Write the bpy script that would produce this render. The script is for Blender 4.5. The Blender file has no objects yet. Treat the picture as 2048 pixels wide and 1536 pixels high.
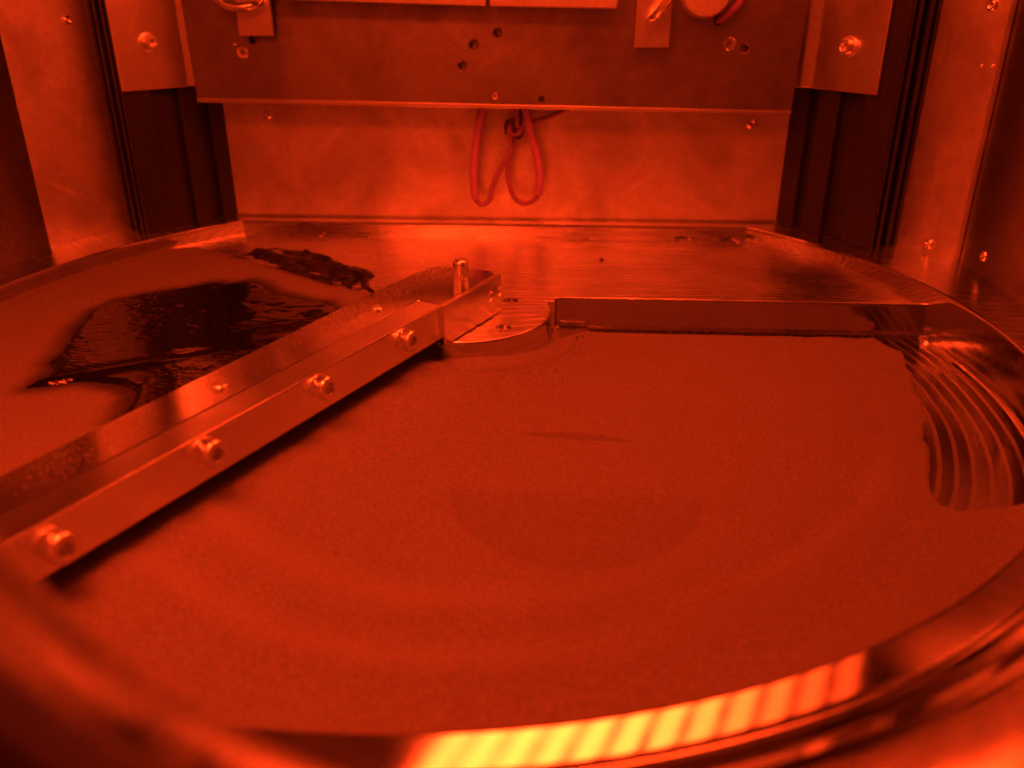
import bpy, bmesh, math, random
import numpy as np
from mathutils import Vector, Matrix

# ---------------------------------------------------------------- units
# geometry is written in pit radii (U); one U is 0.15 m
S = 0.15
SC = bpy.context.scene
COL = SC.collection
random.seed(7)
rng = np.random.default_rng(7)

# ---------------------------------------------------------------- camera
cam_d = bpy.data.cameras.new('camera')
cam = bpy.data.objects.new('camera', cam_d)
COL.objects.link(cam)
PITCH, ROLL, YAW = 0.4313, -0.0018, -0.0622
CL = Vector((0.196, -1.505, 0.556))
fw = Vector((math.sin(YAW)*math.cos(PITCH), math.cos(YAW)*math.cos(PITCH), -math.sin(PITCH)))
rt = Vector((math.cos(YAW), -math.sin(YAW), 0))
up = rt.cross(fw)
r2 = rt*math.cos(ROLL) + up*math.sin(ROLL)
u2 = -rt*math.sin(ROLL) + up*math.cos(ROLL)
M = Matrix((r2, u2, -fw)).transposed().to_4x4()
M.translation = CL*S
cam.matrix_world = M
cam_d.sensor_width = 36.0
cam_d.lens = 36.0*1679/2048
cam_d.clip_start = 0.002
cam_d.clip_end = 50
cam_d.dof.use_dof = True
cam_d.dof.focus_distance = 1.55*S
cam_d.dof.aperture_fstop = 13.5
SC.camera = cam

# ---------------------------------------------------------------- world, view
W = bpy.data.worlds.new('World'); SC.world = W
W.use_nodes = True
bg = W.node_tree.nodes['Background']
bg.inputs[0].default_value = (1.0, 0.042, 0.0095, 1)
bg.inputs[1].default_value = 0.12
SC.view_settings.view_transform = 'Standard'
SC.view_settings.look = 'None'
SC.view_settings.exposure = 0
SC.view_settings.gamma = 1
SC.render.engine = 'CYCLES'
SC.cycles.max_bounces = 7
SC.cycles.glossy_bounces = 6
SC.cycles.diffuse_bounces = 4
SC.cycles.sample_clamp_indirect = 12
SC.cycles.use_denoising = True
LED_COLOUR = (1.0, 0.043, 0.0052, 1)
LED_POWER = 33.0
LED_SIDE_POWER = 37.0

# ---------------------------------------------------------------- materials
MATS = {}
class NT:
    def __init__(s, name):
        s.m = bpy.data.materials.new(name); s.m.use_nodes = True
        s.t = s.m.node_tree; s.t.nodes.clear()
        s.out = s.n('ShaderNodeOutputMaterial')
        s.b = s.n('ShaderNodeBsdfPrincipled')
        s.l(s.b.outputs[0], s.out.inputs[0])
        MATS[name] = s.m
    def n(s, t, **k):
        o = s.t.nodes.new(t)
        for a, v in k.items(): setattr(o, a, v)
        return o
    def l(s, a, b): s.t.links.new(a, b)
    def coord(s, stretch=(1, 1, 1), rot=(0, 0, 0), loc=(0, 0, 0)):
        c = s.n('ShaderNodeTexCoord'); m = s.n('ShaderNodeMapping')
        m.vector_type = 'POINT'
        # first to U, then rotate/stretch
        m0 = s.n('ShaderNodeMapping'); m0.inputs['Scale'].default_value = (1/S,)*3
        m0.inputs['Rotation'].default_value = rot
        m0.inputs['Location'].default_value = loc
        s.l(c.outputs['Object'], m0.inputs[0])
        m.inputs['Scale'].default_value = stretch
        s.l(m0.outputs[0], m.inputs[0])
        return m.outputs[0]
    def noise(s, vec, scale, detail=3, rough=0.5, dist=0):
        o = s.n('ShaderNodeTexNoise'); o.inputs['Scale'].default_value = scale
        o.inputs['Detail'].default_value = detail; o.inputs['Roughness'].default_value = rough
        o.inputs['Distortion'].default_value = dist
        s.l(vec, o.inputs['Vector']); return o.outputs['Fac']
    def ramp(s, fac, a, b, lo=0.0, hi=1.0):
        o = s.n('ShaderNodeMapRange'); s.l(fac, o.inputs[0])
        o.inputs[1].default_value = a; o.inputs[2].default_value = b
        o.inputs[3].default_value = lo; o.inputs[4].default_value = hi
        return o.outputs[0]
    def math(s, op, a, b):
        o = s.n('ShaderNodeMath', operation=op)
        for i, v in enumerate((a, b)):
            if isinstance(v, (int, float)): o.inputs[i].default_value = v
            else: s.l(v, o.inputs[i])
        return o.outputs[0]
    def mixc(s, f, a, b):
        o = s.n('ShaderNodeMix', data_type='RGBA')
        if isinstance(f, (int, float)): o.inputs[0].default_value = f
        else: s.l(f, o.inputs[0])
        for i, v in ((6, a), (7, b)):
            if isinstance(v, tuple): o.inputs[i].default_value = (*v, 1)
            else: s.l(v, o.inputs[i])
        return o.outputs[2]
    def bump(s, h, strength, dist=0.001, prev=None):
        o = s.n('ShaderNodeBump'); o.inputs['Strength'].default_value = strength
        o.inputs['Distance'].default_value = dist
        s.l(h, o.inputs['Height'])
        if prev is not None: s.l(prev, o.inputs['Normal'])
        s.l(o.outputs[0], s.b.inputs['Normal']); return o.outputs[0]

def metal(name, base=0.8, rough=0.3, var=0.1, stretch=(1, 1, 1), rot=(0, 0, 0), scale=30, bump=0.15,
          smudge=0.12, scratch=0.0, dist=0.0006, aniso=0.0, mott=0.82):
    s = NT(name)
    v = s.coord(stretch, rot); w = s.coord()
    n1 = s.noise(v, scale, 4, 0.6)
    n2 = s.noise(w, 5, 4, 0.6, 0.6)
    n3 = s.noise(w, 60, 3, 0.6)
    r = s.math('ADD', s.ramp(n1, 0.3, 0.7, rough-var, rough+var), s.ramp(n2, 0.35, 0.7, -smudge, smudge))
    r = s.math('ADD', r, s.ramp(n3, 0.4, 0.7, -smudge*0.3, smudge*0.4))
    r = s.math('MAXIMUM', r, 0.03)
    b0 = base
    c = s.mixc(s.ramp(n2, 0.35, 0.7), (b0*1.05, b0*1.05, b0*1.04), (b0*mott, b0*mott, b0*mott*0.98))
    if mott < 0.8: c = s.mixc(s.ramp(n3, 0.45, 0.7, 0, 0.35), c, (b0*0.6,)*3)
    h = n1
    if scratch:
        line = None
        for st, ro, th in (((4, 330, 4), (0.5, 0.9, 0.3), 0.74), ((5, 5, 300), (0.9, 0.5, 0.2), 0.75), ((260, 6, 5), (0.3, 0.35, 0.8), 0.76)):
            q = s.ramp(s.noise(s.coord(st, ro), 1.0, 0), th, th+0.05)
            line = q if line is None else s.math('MAXIMUM', line, q)
        line = s.math('MULTIPLY', line, s.ramp(s.noise(w, 3, 2), 0.45, 0.62))
        r = s.math('ADD', r, s.math('MULTIPLY', line, 0.2*scratch))
        h = s.math('SUBTRACT', h, s.math('MULTIPLY', line, 0.8*scratch))
    s.l(r, s.b.inputs['Roughness']); s.l(c, s.b.inputs['Base Color'])
    s.b.inputs['Metallic'].default_value = 1
    if aniso: s.b.inputs['Anisotropic'].default_value = aniso
    if bump: s.bump(h, bump, dist)
    return s

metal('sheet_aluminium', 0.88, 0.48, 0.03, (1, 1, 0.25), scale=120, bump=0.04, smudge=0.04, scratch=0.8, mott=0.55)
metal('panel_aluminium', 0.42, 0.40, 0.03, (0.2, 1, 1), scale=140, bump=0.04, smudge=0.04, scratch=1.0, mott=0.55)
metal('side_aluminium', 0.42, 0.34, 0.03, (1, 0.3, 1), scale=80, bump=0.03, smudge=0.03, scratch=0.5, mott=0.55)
metal('bracket_aluminium', 0.85, 0.33, 0.03, (1, 1, 0.2), scale=120, bump=0.03, smudge=0.03)
metal('back_aluminium', 0.9, 0.48, 0.02, (1, 1, 0.25), scale=120, bump=0.03, smudge=0.04, scratch=0.8, mott=0.55)
metal('arm_aluminium', 0.88, 0.13, 0.02, (6, 0.3, 1), (0, 0, 0.43), scale=60, bump=0.03, smudge=0.03)
metal('clamp_aluminium', 0.95, 0.23, 0.02, (6, 0.3, 1), (0, 0, 0.43), scale=60, bump=0.04, smudge=0.04)
metal('rim_polished', 0.75, 0.10, 0.03, (1, 1, 0.3), scale=40, bump=0.05, smudge=0.05)
metal('wall_polished', 0.5, 0.10, 0.03, (1, 1, 0.3), scale=40, bump=0.05, smudge=0.05)
metal('screw_steel', 0.9, 0.36, 0.05, scale=200, bump=0.08)
metal('rivet_metal', 0.95, 0.3, 0.08, scale=200, bump=0.1)
metal('front_metal', 0.35, 0.3, 0.06, scale=60, bump=0.05)
metal('lip_metal', 0.75, 0.3, 0.04, scale=60, bump=0.05)

def milled(name, kind, base, rough, scale, strength, dist=1.5, rot=0.0, aniso=0.7, streak=14, contrast=0.14, tang='Y', var=0.05):
    s = NT(name); w = s.coord((1, 1, 1), (0, 0, rot))
    wv = s.n('ShaderNodeTexWave', wave_type=kind, wave_profile='SIN')
    if kind == 'RINGS': wv.rings_direction = 'Z'
    else: wv.bands_direction = 'Y'
    wv.inputs['Scale'].default_value = scale; wv.inputs['Distortion'].default_value = dist
    wv.inputs['Detail'].default_value = 3; wv.inputs['Detail Scale'].default_value = 0.5
    s.l(w, wv.inputs['Vector'])
    n2 = s.noise(w, 4, 4, 0.6, 0.5)
    n5 = s.noise(w, 90, 2, 0.6)
    if kind == 'RINGS':
        c = s.n('ShaderNodeVectorMath', operation='LENGTH'); s.l(w, c.inputs[0])
        cx = s.n('ShaderNodeCombineXYZ'); s.l(c.outputs['Value'], cx.inputs[0])
        n4 = s.noise(cx.outputs[0], streak, 5, 0.7)
    else:
        wob = s.noise(w, 1.3, 1)
        cb = s.n('ShaderNodeCombineXYZ'); s.l(s.ramp(wob, 0.2, 0.8, -0.14, 0.14), cb.inputs[1])
        va = s.n('ShaderNodeVectorMath', operation='ADD'); s.l(w, va.inputs[0]); s.l(cb.outputs[0], va.inputs[1])
        mm = s.n('ShaderNodeMapping'); mm.inputs['Scale'].default_value = (0.35, 14, 1); s.l(va.outputs[0], mm.inputs[0])
        s.l(va.outputs[0], wv.inputs['Vector'])
        n4 = s.noise(mm.outputs[0], streak, 4, 0.65)
    h = s.math('ADD', s.math('MULTIPLY', wv.outputs['Fac'], 0.2), s.math('MULTIPLY', n4, 0.9))
    r = s.math('ADD', s.ramp(n2, 0.3, 0.7, rough-var, rough+var*1.3), s.ramp(h, 0.35, 0.95, -var, var*1.5))
    s.l(s.math('MAXIMUM', r, 0.05), s.b.inputs['Roughness'])
    cf = s.ramp(h, 0.3, 1.0)
    if kind == 'RINGS':
        cf = s.math('ADD', s.math('MULTIPLY', s.ramp(wv.outputs['Fac'], 0.65, 0.97), 0.7), s.math('MULTIPLY', cf, 0.25))
        s.l(s.ramp(cf, 0, 1, 0.15, 0.42), s.b.inputs['Roughness'])
    s.l(s.mixc(cf, (base*(1-contrast),)*3, (base*1.05,)*3), s.b.inputs['Base Color'])
    s.b.inputs['Metallic'].default_value = 1
    s.b.inputs['Anisotropic'].default_value = aniso
    if tang == 'Y':
        t = s.n('ShaderNodeCombineXYZ'); t.inputs[0].default_value = 0.0; t.inputs[1].default_value = 1.0
        s.l(t.outputs[0], s.b.inputs['Tangent'])
    else:
        t = s.n('ShaderNodeTangent', direction_type='RADIAL', axis='Z'); s.l(t.outputs[0], s.b.inputs['Tangent'])
        s.b.inputs['Anisotropic Rotation'].default_value = 0.25
    s.bump(s.math('ADD', h, s.math('MULTIPLY', n5, 0.08)), strength, 0.0003)
    return s
milled('shelf_milled', 'BANDS', 0.9, 0.27, 14, 0.3, 1.5, aniso=0.88, contrast=0.35)
milled('plate_milled', 'BANDS', 0.8, 0.072, 9, 0.02, 6.0, rot=0.45, aniso=0.85, streak=50, var=0.012)
milled('plate_brushed', 'BANDS', 0.85, 0.24, 9, 0.08, 3.0, rot=0.45, aniso=0.85, streak=30, var=0.04, contrast=0.25)
milled('floor_milled', 'RINGS', 0.66, 0.2, 13.0, 0.45, 1.2, aniso=0.5, streak=26, contrast=0.32, tang='R')

# black anodised posts
s = NT('anodised_black'); w = s.coord((1, 1, 0.1))
s.l(s.ramp(s.noise(w, 60, 3), 0.3, 0.7, 0.29, 0.33), s.b.inputs['Roughness'])
s.l(s.mixc(s.ramp(s.noise(s.coord(), 9, 4), 0.4, 0.7), (0.02,)*3, (0.026,)*3), s.b.inputs['Base Color'])
s.bump(s.noise(s.coord(), 200, 2), 0.015, 0.0003)

# matt powder
s = NT('powder_grain'); w = s.coord()
g1 = s.noise(w, 215, 3, 0.75); g2 = s.noise(w, 110, 3, 0.6); g3 = s.noise(w, 6, 4, 0.6); g4 = s.noise(w, 600, 2, 0.6)
att = s.n('ShaderNodeAttribute', attribute_name='fused')
c = s.mixc(s.ramp(g1, 0.3, 0.7), (0.15, 0.142, 0.136), (0.29, 0.276, 0.263))
c = s.mixc(s.ramp(g3, 0.3, 0.7, 0.0, 0.25), c, (0.18, 0.175, 0.17))
c = s.mixc(s.ramp(g4, 0.62, 0.75, 0, 0.35), c, (0.55, 0.53, 0.51))
c = s.mixc(s.math('MULTIPLY', att.outputs['Fac'], 0.2), c, (0.115, 0.11, 0.105))
ats = s.n('ShaderNodeAttribute', attribute_name='swept_lit')
c = s.mixc(ats.outputs['Fac'], c, (0.36, 0.345, 0.33))  # lighter sweep arcs: light on the ridges put into the colour
atw = s.n('ShaderNodeAttribute', attribute_name='wet')
c = s.mixc(atw.outputs['Fac'], c, (0.03, 0.028, 0.027))
s.l(c, s.b.inputs['Base Color'])
s.b.inputs['Roughness'].default_value = 0.75
s.b.inputs['Specular IOR Level'].default_value = 0.25
s.bump(s.math('ADD', s.math('MULTIPLY', g1, 0.6), s.math('ADD', s.math('MULTIPLY', g2, 0.6), s.math('MULTIPLY', g4, 0.4))), 0.7, 0.0007)

# wet black resin
s = NT('resin_black'); w = s.coord((1, 1.0, 1), (0, 0, 0.25))
rr = s.noise(s.coord((0.55, 1.7, 1), (0, 0, 0.1)), 62, 2, 0.5, 0.5)
sx = s.n('ShaderNodeSeparateXYZ'); s.l(s.coord(), sx.inputs[0])
rp = s.math('MAXIMUM', s.ramp(sx.outputs[0], -0.52, -0.66, 0.05, 1.0), s.ramp(sx.outputs[1], -0.12, -0.26, 0.05, 0.4))
s.b.inputs['Base Color'].default_value = (0.008, 0.007, 0.007, 1)
s.b.inputs['Roughness'].default_value = 0.06
s.b.inputs['IOR'].default_value = 1.45
s.bump(s.math('MULTIPLY', rr, rp), 0.55, 0.0008)
s = NT('resin_wrinkled')
rr = s.noise(s.coord((0.7, 3.0, 1), (0, 0, 0.55)), 22, 3, 0.6, 1.2)
s.b.inputs['Base Color'].default_value = (0.014, 0.012, 0.011, 1)
s.b.inputs['Roughness'].default_value = 0.22
s.bump(rr, 0.8, 0.0012)

def plain(name, col, rough, n=80, bump=0.05, metallic=0, vary=0.12):
    s = NT(name); w = s.coord()
    f = s.noise(w, n, 3)
    s.l(s.mixc(s.ramp(f, 0.3, 0.7), tuple(x*(1-vary) for x in col), tuple(min(1, x*(1+vary)) for x in col)), s.b.inputs['Base Color'])
    s.l(s.ramp(f, 0.3, 0.7, rough-0.05, rough+0.05), s.b.inputs['Roughness'])
    s.b.inputs['Metallic'].default_value = metallic
    s.bump(f, bump, 0.0005)
plain('cable_sleeve', (0.48, 0.22, 0.8), 0.5)
plain('cable_wire', (0.34, 0.15, 0.5), 0.45)
plain('cable_tie', (0.05, 0.04, 0.05), 0.6)
plain('ceramic_white', (0.36, 0.35, 0.34), 0.5)
plain('blade_rubber', (0.04, 0.04, 0.04), 0.5)
plain('dark_bore', (0.02, 0.02, 0.02), 0.6)
plain('led_housing_paint', (0.25, 0.25, 0.25), 0.5)
plain('ceiling_paint', (0.3, 0.3, 0.3), 0.6)
plain('chip_metal', (0.06, 0.06, 0.06), 0.35, metallic=0.6)
plain('outer_paint', (0.3, 0.28, 0.28), 0.5)
def emit(name, power):
    m = bpy.data.materials.new(name); m.use_nodes = True; t = m.node_tree; t.nodes.clear()
    o = t.nodes.new('ShaderNodeOutputMaterial'); e = t.nodes.new('ShaderNodeEmission')
    e.inputs[0].default_value = LED_COLOUR; e.inputs[1].default_value = power
    t.links.new(e.outputs[0], o.inputs[0]); MATS[name] = m
emit('led_side_emission', LED_SIDE_POWER)

# ---------------------------------------------------------------- mesh helpers
def tag(o, label=None, cat=None, group=None, kind=None):
    for k, v in (('label', label), ('category', cat), ('group', group), ('kind', kind)):
        if v: o[k] = v
    return o
def thing(name, label, cat, loc=(0, 0, 0), group=None):
    e = bpy.data.objects.new(name, None); COL.objects.link(e)
    e.location = Vector(loc)*S; e.empty_display_size = 0.01
    return tag(e, label, cat, group)
def wloc(p):
    v = Vector((0, 0, 0))
    while p is not None: v += p.location; p = p.parent
    return v
def link(name, me, mat, parent=None, smooth=None):
    o = bpy.data.objects.new(name, me); COL.objects.link(o)
    if mat: me.materials.append(MATS[mat])
    if parent is not None:
        o.parent = parent; o.location = -wloc(parent)
    if smooth is not None:
        for p in me.polygons: p.use_smooth = True
        me.update()
        me.set_sharp_from_angle(angle=math.radians(smooth))
    return o
def flatten_caps(o):
    for p in o.data.polygons:
        if abs(p.normal.z) > 0.985: p.use_smooth = False
def pyd(name, verts, faces, mat, parent=None, smooth=None):
    me = bpy.data.meshes.new(name)
    me.from_pydata([(x*S, y*S, z*S) for x, y, z in verts], [], faces); me.update()
    bm = bmesh.new(); bm.from_mesh(me)
    bmesh.ops.recalc_face_normals(bm, faces=bm.faces); bm.to_mesh(me); bm.free()
    return link(name, me, mat, parent, smooth)
def frombm(name, bm, mat, parent=None, smooth=None):
    bmesh.ops.recalc_face_normals(bm, faces=bm.faces)
    me = bpy.data.meshes.new(name); bm.to_mesh(me); bm.free()
    me.transform(Matrix.Scale(S, 4))
    return link(name, me, mat, parent, smooth)
def prism_bm(poly, z0, z1, bevel=0.0, frame=None, seg=2):
    """poly (x,y) closed, extruded z0..z1; frame maps local to world"""
    bm = bmesh.new()
    vs = [bm.verts.new((x, y, z0)) for x, y in poly]
    f = bm.faces.new(vs)
    r = bmesh.ops.extrude_face_region(bm, geom=[f])
    bmesh.ops.translate(bm, verts=[v for v in r['geom'] if isinstance(v, bmesh.types.BMVert)], vec=(0, 0, z1-z0))
    bmesh.ops.recalc_face_normals(bm, faces=bm.faces)
    if bevel:
        es = [e for e in bm.edges if len(e.link_faces) == 2 and e.calc_face_angle(0) > 0.5]
        bmesh.ops.bevel(bm, geom=es, offset=bevel, segments=seg, profile=0.5, affect='EDGES')
    if frame is not None: bm.transform(frame)
    return bm
def box_bm(x0, x1, y0, y1, z0, z1, bevel=0.0, frame=None, seg=2):
    return prism_bm([(x0, y0), (x1, y0), (x1, y1), (x0, y1)], z0, z1, bevel, frame, seg)
def frame_to(origin, axis, upv=(0, 0, 1)):
    z = Vector(axis).normalized(); x = Vector(upv).cross(z)
    if x.length < 1e-4: x = Vector((1, 0, 0))
    x.normalize(); y = z.cross(x)
    m = Matrix((x, y, z)).transposed().to_4x4(); m.translation = Vector(origin); return m
def lathe_bm(profile, frame, n=32, hexed=(), caps=(True, True)):
    """profile [(r,z)] revolved about local z; hexed = indices whose ring is hexagonal"""
    bm = bmesh.new(); rings = []
    for i, (r, z) in enumerate(profile):
        ring = []
        for k in range(n):
            a = 2*math.pi*k/n; rr = r
            if i in hexed:
                q = (a % (math.pi/3)) - math.pi/6; rr = r*math.cos(math.pi/6)/math.cos(q)
            ring.append(bm.verts.new((rr*math.cos(a), rr*math.sin(a), z)))
        rings.append(ring)
    for a, b in zip(rings[:-1], rings[1:]):
        for k in range(n): bm.faces.new((a[k], a[(k+1) % n], b[(k+1) % n], b[k]))
    if caps[1]: bm.faces.new(rings[-1])
    if caps[0]: bm.faces.new(rings[0])
    bm.transform(frame); return bm
def cap_screw(head, socket, fr, parent):
    h = frombm('cap_screw', lathe_bm(head, fr, 48, caps=(True, False)), 'screw_steel', parent, 40)
    frombm('hex_socket', lathe_bm(socket, fr, 48, hexed=(1, 2), caps=(False, True)), 'screw_steel', h, 40)
def smooth_path(pts, n=8):
    P = [Vector(p) for p in pts]; P = [P[0]*2-P[1]]+P+[P[-1]*2-P[-2]]; out = []
    for i in range(1, len(P)-2):
        for k in range(n):
            t = k/n
            out.append(0.5*((2*P[i]) + (P[i+1]-P[i-1])*t + (2*P[i-1]-5*P[i]+4*P[i+1]-P[i+2])*t*t + (3*P[i]-P[i-1]-3*P[i+1]+P[i+2])*t**3))
    out.append(P[-2]); return out
def tube_bm(pts, r, n=14, sub=8):
    path = smooth_path(pts, sub); bm = bmesh.new(); rings = []
    nrm = None
    for i, p in enumerate(path):
        d = (path[min(i+1, len(path)-1)] - path[max(i-1, 0)]).normalized()
        if nrm is None:
            nrm = d.cross(Vector((0, 1, 0)))
            if nrm.length < 1e-3: nrm = d.cross(Vector((1, 0, 0)))
        nrm = (nrm - d*nrm.dot(d)).normalized(); bn = d.cross(nrm)
        rings.append([bm.verts.new(p + (nrm*math.cos(2*math.pi*k/n) + bn*math.sin(2*math.pi*k/n))*r) for k in range(n)])
    for a, b in zip(rings[:-1], rings[1:]):
        for k in range(n): bm.faces.new((a[k], a[(k+1) % n], b[(k+1) % n], b[k]))
    bm.faces.new(rings[0]); bm.faces.new(rings[-1]); return bm
def cut(o, cutters, smooth=None):
    """boolean-subtract temporary bmesh cutters from o"""
    bm = bmesh.new()
    for c in cutters:
        me = bpy.data.meshes.new('tmp'); c.to_mesh(me); c.free(); bm.from_mesh(me); bpy.data.meshes.remove(me)
    bmesh.ops.recalc_face_normals(bm, faces=bm.faces)
    me = bpy.data.meshes.new('cutter'); bm.to_mesh(me); bm.free(); me.transform(Matrix.Scale(S, 4))
    t = bpy.data.objects.new('cutter', me); COL.objects.link(t)
    par = o.parent; o.parent = None; loc = o.location.copy(); o.location = (0, 0, 0)
    md = o.modifiers.new('b', 'BOOLEAN'); md.operation = 'DIFFERENCE'; md.object = t; md.solver = 'EXACT'
    dg = bpy.context.evaluated_depsgraph_get(); dg.update()
    nm = bpy.data.meshes.new_from_object(o.evaluated_get(dg))
    o.modifiers.clear(); old = o.data; o.data = nm; bpy.data.meshes.remove(old)
    bpy.data.objects.remove(t); bpy.data.meshes.remove(me)
    o.parent = par; o.location = loc
    if smooth is not None:
        for p in o.data.polygons: p.use_smooth = True
        o.data.set_sharp_from_angle(angle=math.radians(smooth))
def cyl_bm(c, axis, r0, r1, d0, d1, n=24):
    """frustum along axis from c+axis*d0 (r0) to c+axis*d1 (r1)"""
    return lathe_bm([(r0, d0), (r1, d1)], frame_to(c, axis), n)

# ---------------------------------------------------------------- levels
Z_SHELF = -0.035
Z_FLOOR = -0.117
Y_CHORD = 0.73
X_CHORD = math.sqrt(1-Y_CHORD**2)
HUB = (-0.012, 0.145); HUB_R = 0.187
RISER_Y = 0.232

# pit outline, counter-clockwise, finely sampled
def pit_outline():
    a0 = math.atan2(Y_CHORD, -X_CHORD); a1 = math.atan2(Y_CHORD, X_CHORD) + 2*math.pi
    n = 260
    pts = [(math.cos(a0+(a1-a0)*k/n), math.sin(a0+(a1-a0)*k/n)) for k in range(n+1)]
    m = 40
    pts += [(X_CHORD - 2*X_CHORD*k/m, Y_CHORD) for k in range(1, m)]
    return pts
PIT = pit_outline()

# ================================================================ BASE PLATE
plate = thing('base_plate', 'machined aluminium base plate with round sunken pit and raised back shelf', 'base plate', (0, 0, Z_FLOOR))
# top of plate: rings growing outward from the pit edge, with seal grooves towards the front
prof = [(1.004, 0.0), (1.040, 0.0), (1.043, -0.009), (1.049, -0.009), (1.052, 0.002), (1.060, 0.005), (1.068, 0.002),
        (1.070, -0.003), (1.072, 0.002), (1.082, 0.004), (1.090, 0.0), (1.093, 0.007), (1.098, 0.009), (1.102, 0.005),
        (1.106, -0.012), (1.15, -0.012), (1.7, -0.012)]
V = []; F = []; n = len(PIT)
for sc, z in prof:
    for x, y in PIT:
        f = min(1, max(0, (-0.25 - y)/0.12)) if sc < 1.6 else min(1, max(0, (-0.25-y)/0.12))
        V.append((x*sc, y*sc, z*f))
for i in range(len(prof)-1):
    for k in range(n): F.append((i*n+k, i*n+(k+1) % n, (i+1)*n+(k+1) % n, (i+1)*n+k))
pyd('plate_top', V, F, 'plate_milled', plate, 25)
pt_ = bpy.data.objects['plate_top']; flatten_caps(pt_); pt_.data.materials.append(MATS['plate_brushed'])
for p in pt_.data.polygons:
    if p.center.y/S > -0.2: p.material_index = 1
# wall of the pit with a small chamfer
wp = [(1.0035, 0.0), (1.001, -0.0012), (1.0, -0.004), (1.0, -0.009), (1.0, -0.107), (1.0, -0.112), (0.997, -0.116), (0.99, Z_FLOOR)]
V = [(x*s_, y*s_, z) for s_, z in wp for x, y in PIT]
F = [(i*n+k, i*n+(k+1) % n, (i+1)*n+(k+1) % n, (i+1)*n+k) for i in range(len(wp)-1) for k in range(n)]
pyd('rim_wall', V, F, 'rim_polished', plate, 35)
# pit floor
V = [(0, 0, Z_FLOOR)] + [(x*0.992, y*0.992, Z_FLOOR) for x, y in PIT]
pyd('pit_floor', V, [(0, 1+k, 1+(k+1) % n) for k in range(n)], 'floor_milled', plate)

# shelf: back floor + round hub
def arc(cx, cy, r, a0, a1, m): return [(cx+r*math.cos(math.radians(a0+(a1-a0)*k/m)), cy+r*math.sin(math.radians(a0+(a1-a0)*k/m))) for k in range(m+1)]
sh = []
aR = math.degrees(math.asin(RISER_Y))
sh += [(1.02, RISER_Y)]
sh += [(1.02*math.cos(math.radians(a)), 1.02*math.sin(math.radians(a))) for a in np.linspace(aR+1, math.degrees(math.atan2(Y_CHORD, X_CHORD)), 20)]
sh += [(X_CHORD, 0.745), (-X_CHORD, 0.745)]
sh += [(1.02*math.cos(math.radians(a)), 1.02*math.sin(math.radians(a))) for a in np.linspace(180-math.degrees(math.atan2(Y_CHORD, X_CHORD)), 180-aR-1, 20)]
sh += [(-1.02, RISER_Y), (-0.22, RISER_Y)]
a_in = math.degrees(math.asin((RISER_Y-HUB[1]-0.03)/HUB_R))
hub_arc = arc(HUB[0], HUB[1], HUB_R, 180-math.degrees(math.asin((RISER_Y-HUB[1])/HUB_R)), 360+a_in, 64)
sh += hub_arc
# rounded step from hub to the riser
cx = hub_arc[-1][0]+0.022
sh += [(cx-0.006, RISER_Y-0.028), (cx-0.0055, RISER_Y-0.012)] + arc(cx+0.010, RISER_Y-0.016, 0.016, 160, 90, 8)
def offset_poly(P, d):
    out = []; m = len(P)
    for i in range(m):
        a = Vector(P[i-1]); b = Vector(P[i]); c = Vector(P[(i+1) % m])
        e1 = (b-a); e2 = (c-b)
        if e1.length < 1e-7: e1 = e2
        if e2.length < 1e-7: e2 = e1
        n1 = Vector((e1.y, -e1.x)).normalized(); n2 = Vector((e2.y, -e2.x)).normalized()
        q = (n1+n2); q = q.normalized() if q.length > 1e-6 else n1
        k = 1/max(0.5, q.dot(n1)); out.append((b.x+q.x*d*k, b.y+q.y*d*k))
    return out
sp = [(-0.004, Z_SHELF), (-0.001, Z_SHELF-0.0012), (0.0, Z_SHELF-0.004), (0.0, Z_SHELF-0.008), (0.0, -0.096), (0.0, -0.100), (0.003, -0.1035), (0.0035, -0.106), (-0.012, -0.1075), (-0.012, -0.125)]
V = []; m = len(sh)
for d, z in sp: V += [(x, y, z) for x, y in offset_poly(sh, d)]
F = [(i*m+k, i*m+(k+1) % m, (i+1)*m+(k+1) % m, (i+1)*m+k) for i in range(len(sp)-1) for k in range(m)]
F += [tuple(range(m)), tuple(range((len(sp)-1)*m, len(sp)*m))]
shelf = pyd('shelf', V, F, 'shelf_milled', plate, 35)
shelf.data.materials.append(MATS['wall_polished']); shelf.data.materials.append(MATS['rim_polished'])
holes = [((0.087, 0.205), 0.016), ((0.083, 0.040), 0.016), ((0.30, 0.70), 0.004)]
slots = [((0.525, 0.715), 0.030), ((0.645, 0.715), 0.030), ((-0.35, 0.712), 0.016), ((-0.46, 0.712), 0.02)]
cs = []
for (x, y), r in holes:
    cs.append(lathe_bm([(r*0.55, -0.04), (r*0.55, -0.006), (r, -0.006), (r, 0.03)], Matrix.Translation((x, y, Z_SHELF)), 28))
for (x, y), r in slots:
    cs.append(lathe_bm([(r, -0.006), (r, 0.03)], Matrix.Translation((x, y, Z_SHELF)) @ Matrix.Diagonal((1, 0.6, 1, 1)), 28))
cut(shelf, cs, 35)
flatten_caps(shelf)
for p in shelf.data.polygons:
    if abs(p.normal.z) < 0.7: p.material_index = 2 if (p.center.x/S < 0.19 and p.center.y/S < RISER_Y-0.02) else 1
for x, y in ((0.087, 0.205), (0.083, 0.040)):
    o = frombm('screw', lathe_bm([(0.0085, -0.02), (0.0085, -0.0075), (0.0078, -0.0068), (0.0045, -0.0068), (0.004, -0.012)], Matrix.Translation((x, y, Z_SHELF)), 24, hexed=(3, 4)), 'screw_steel', plate, 35)
    o['label'] = 'small socket screw sunk in the round hub'

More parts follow.
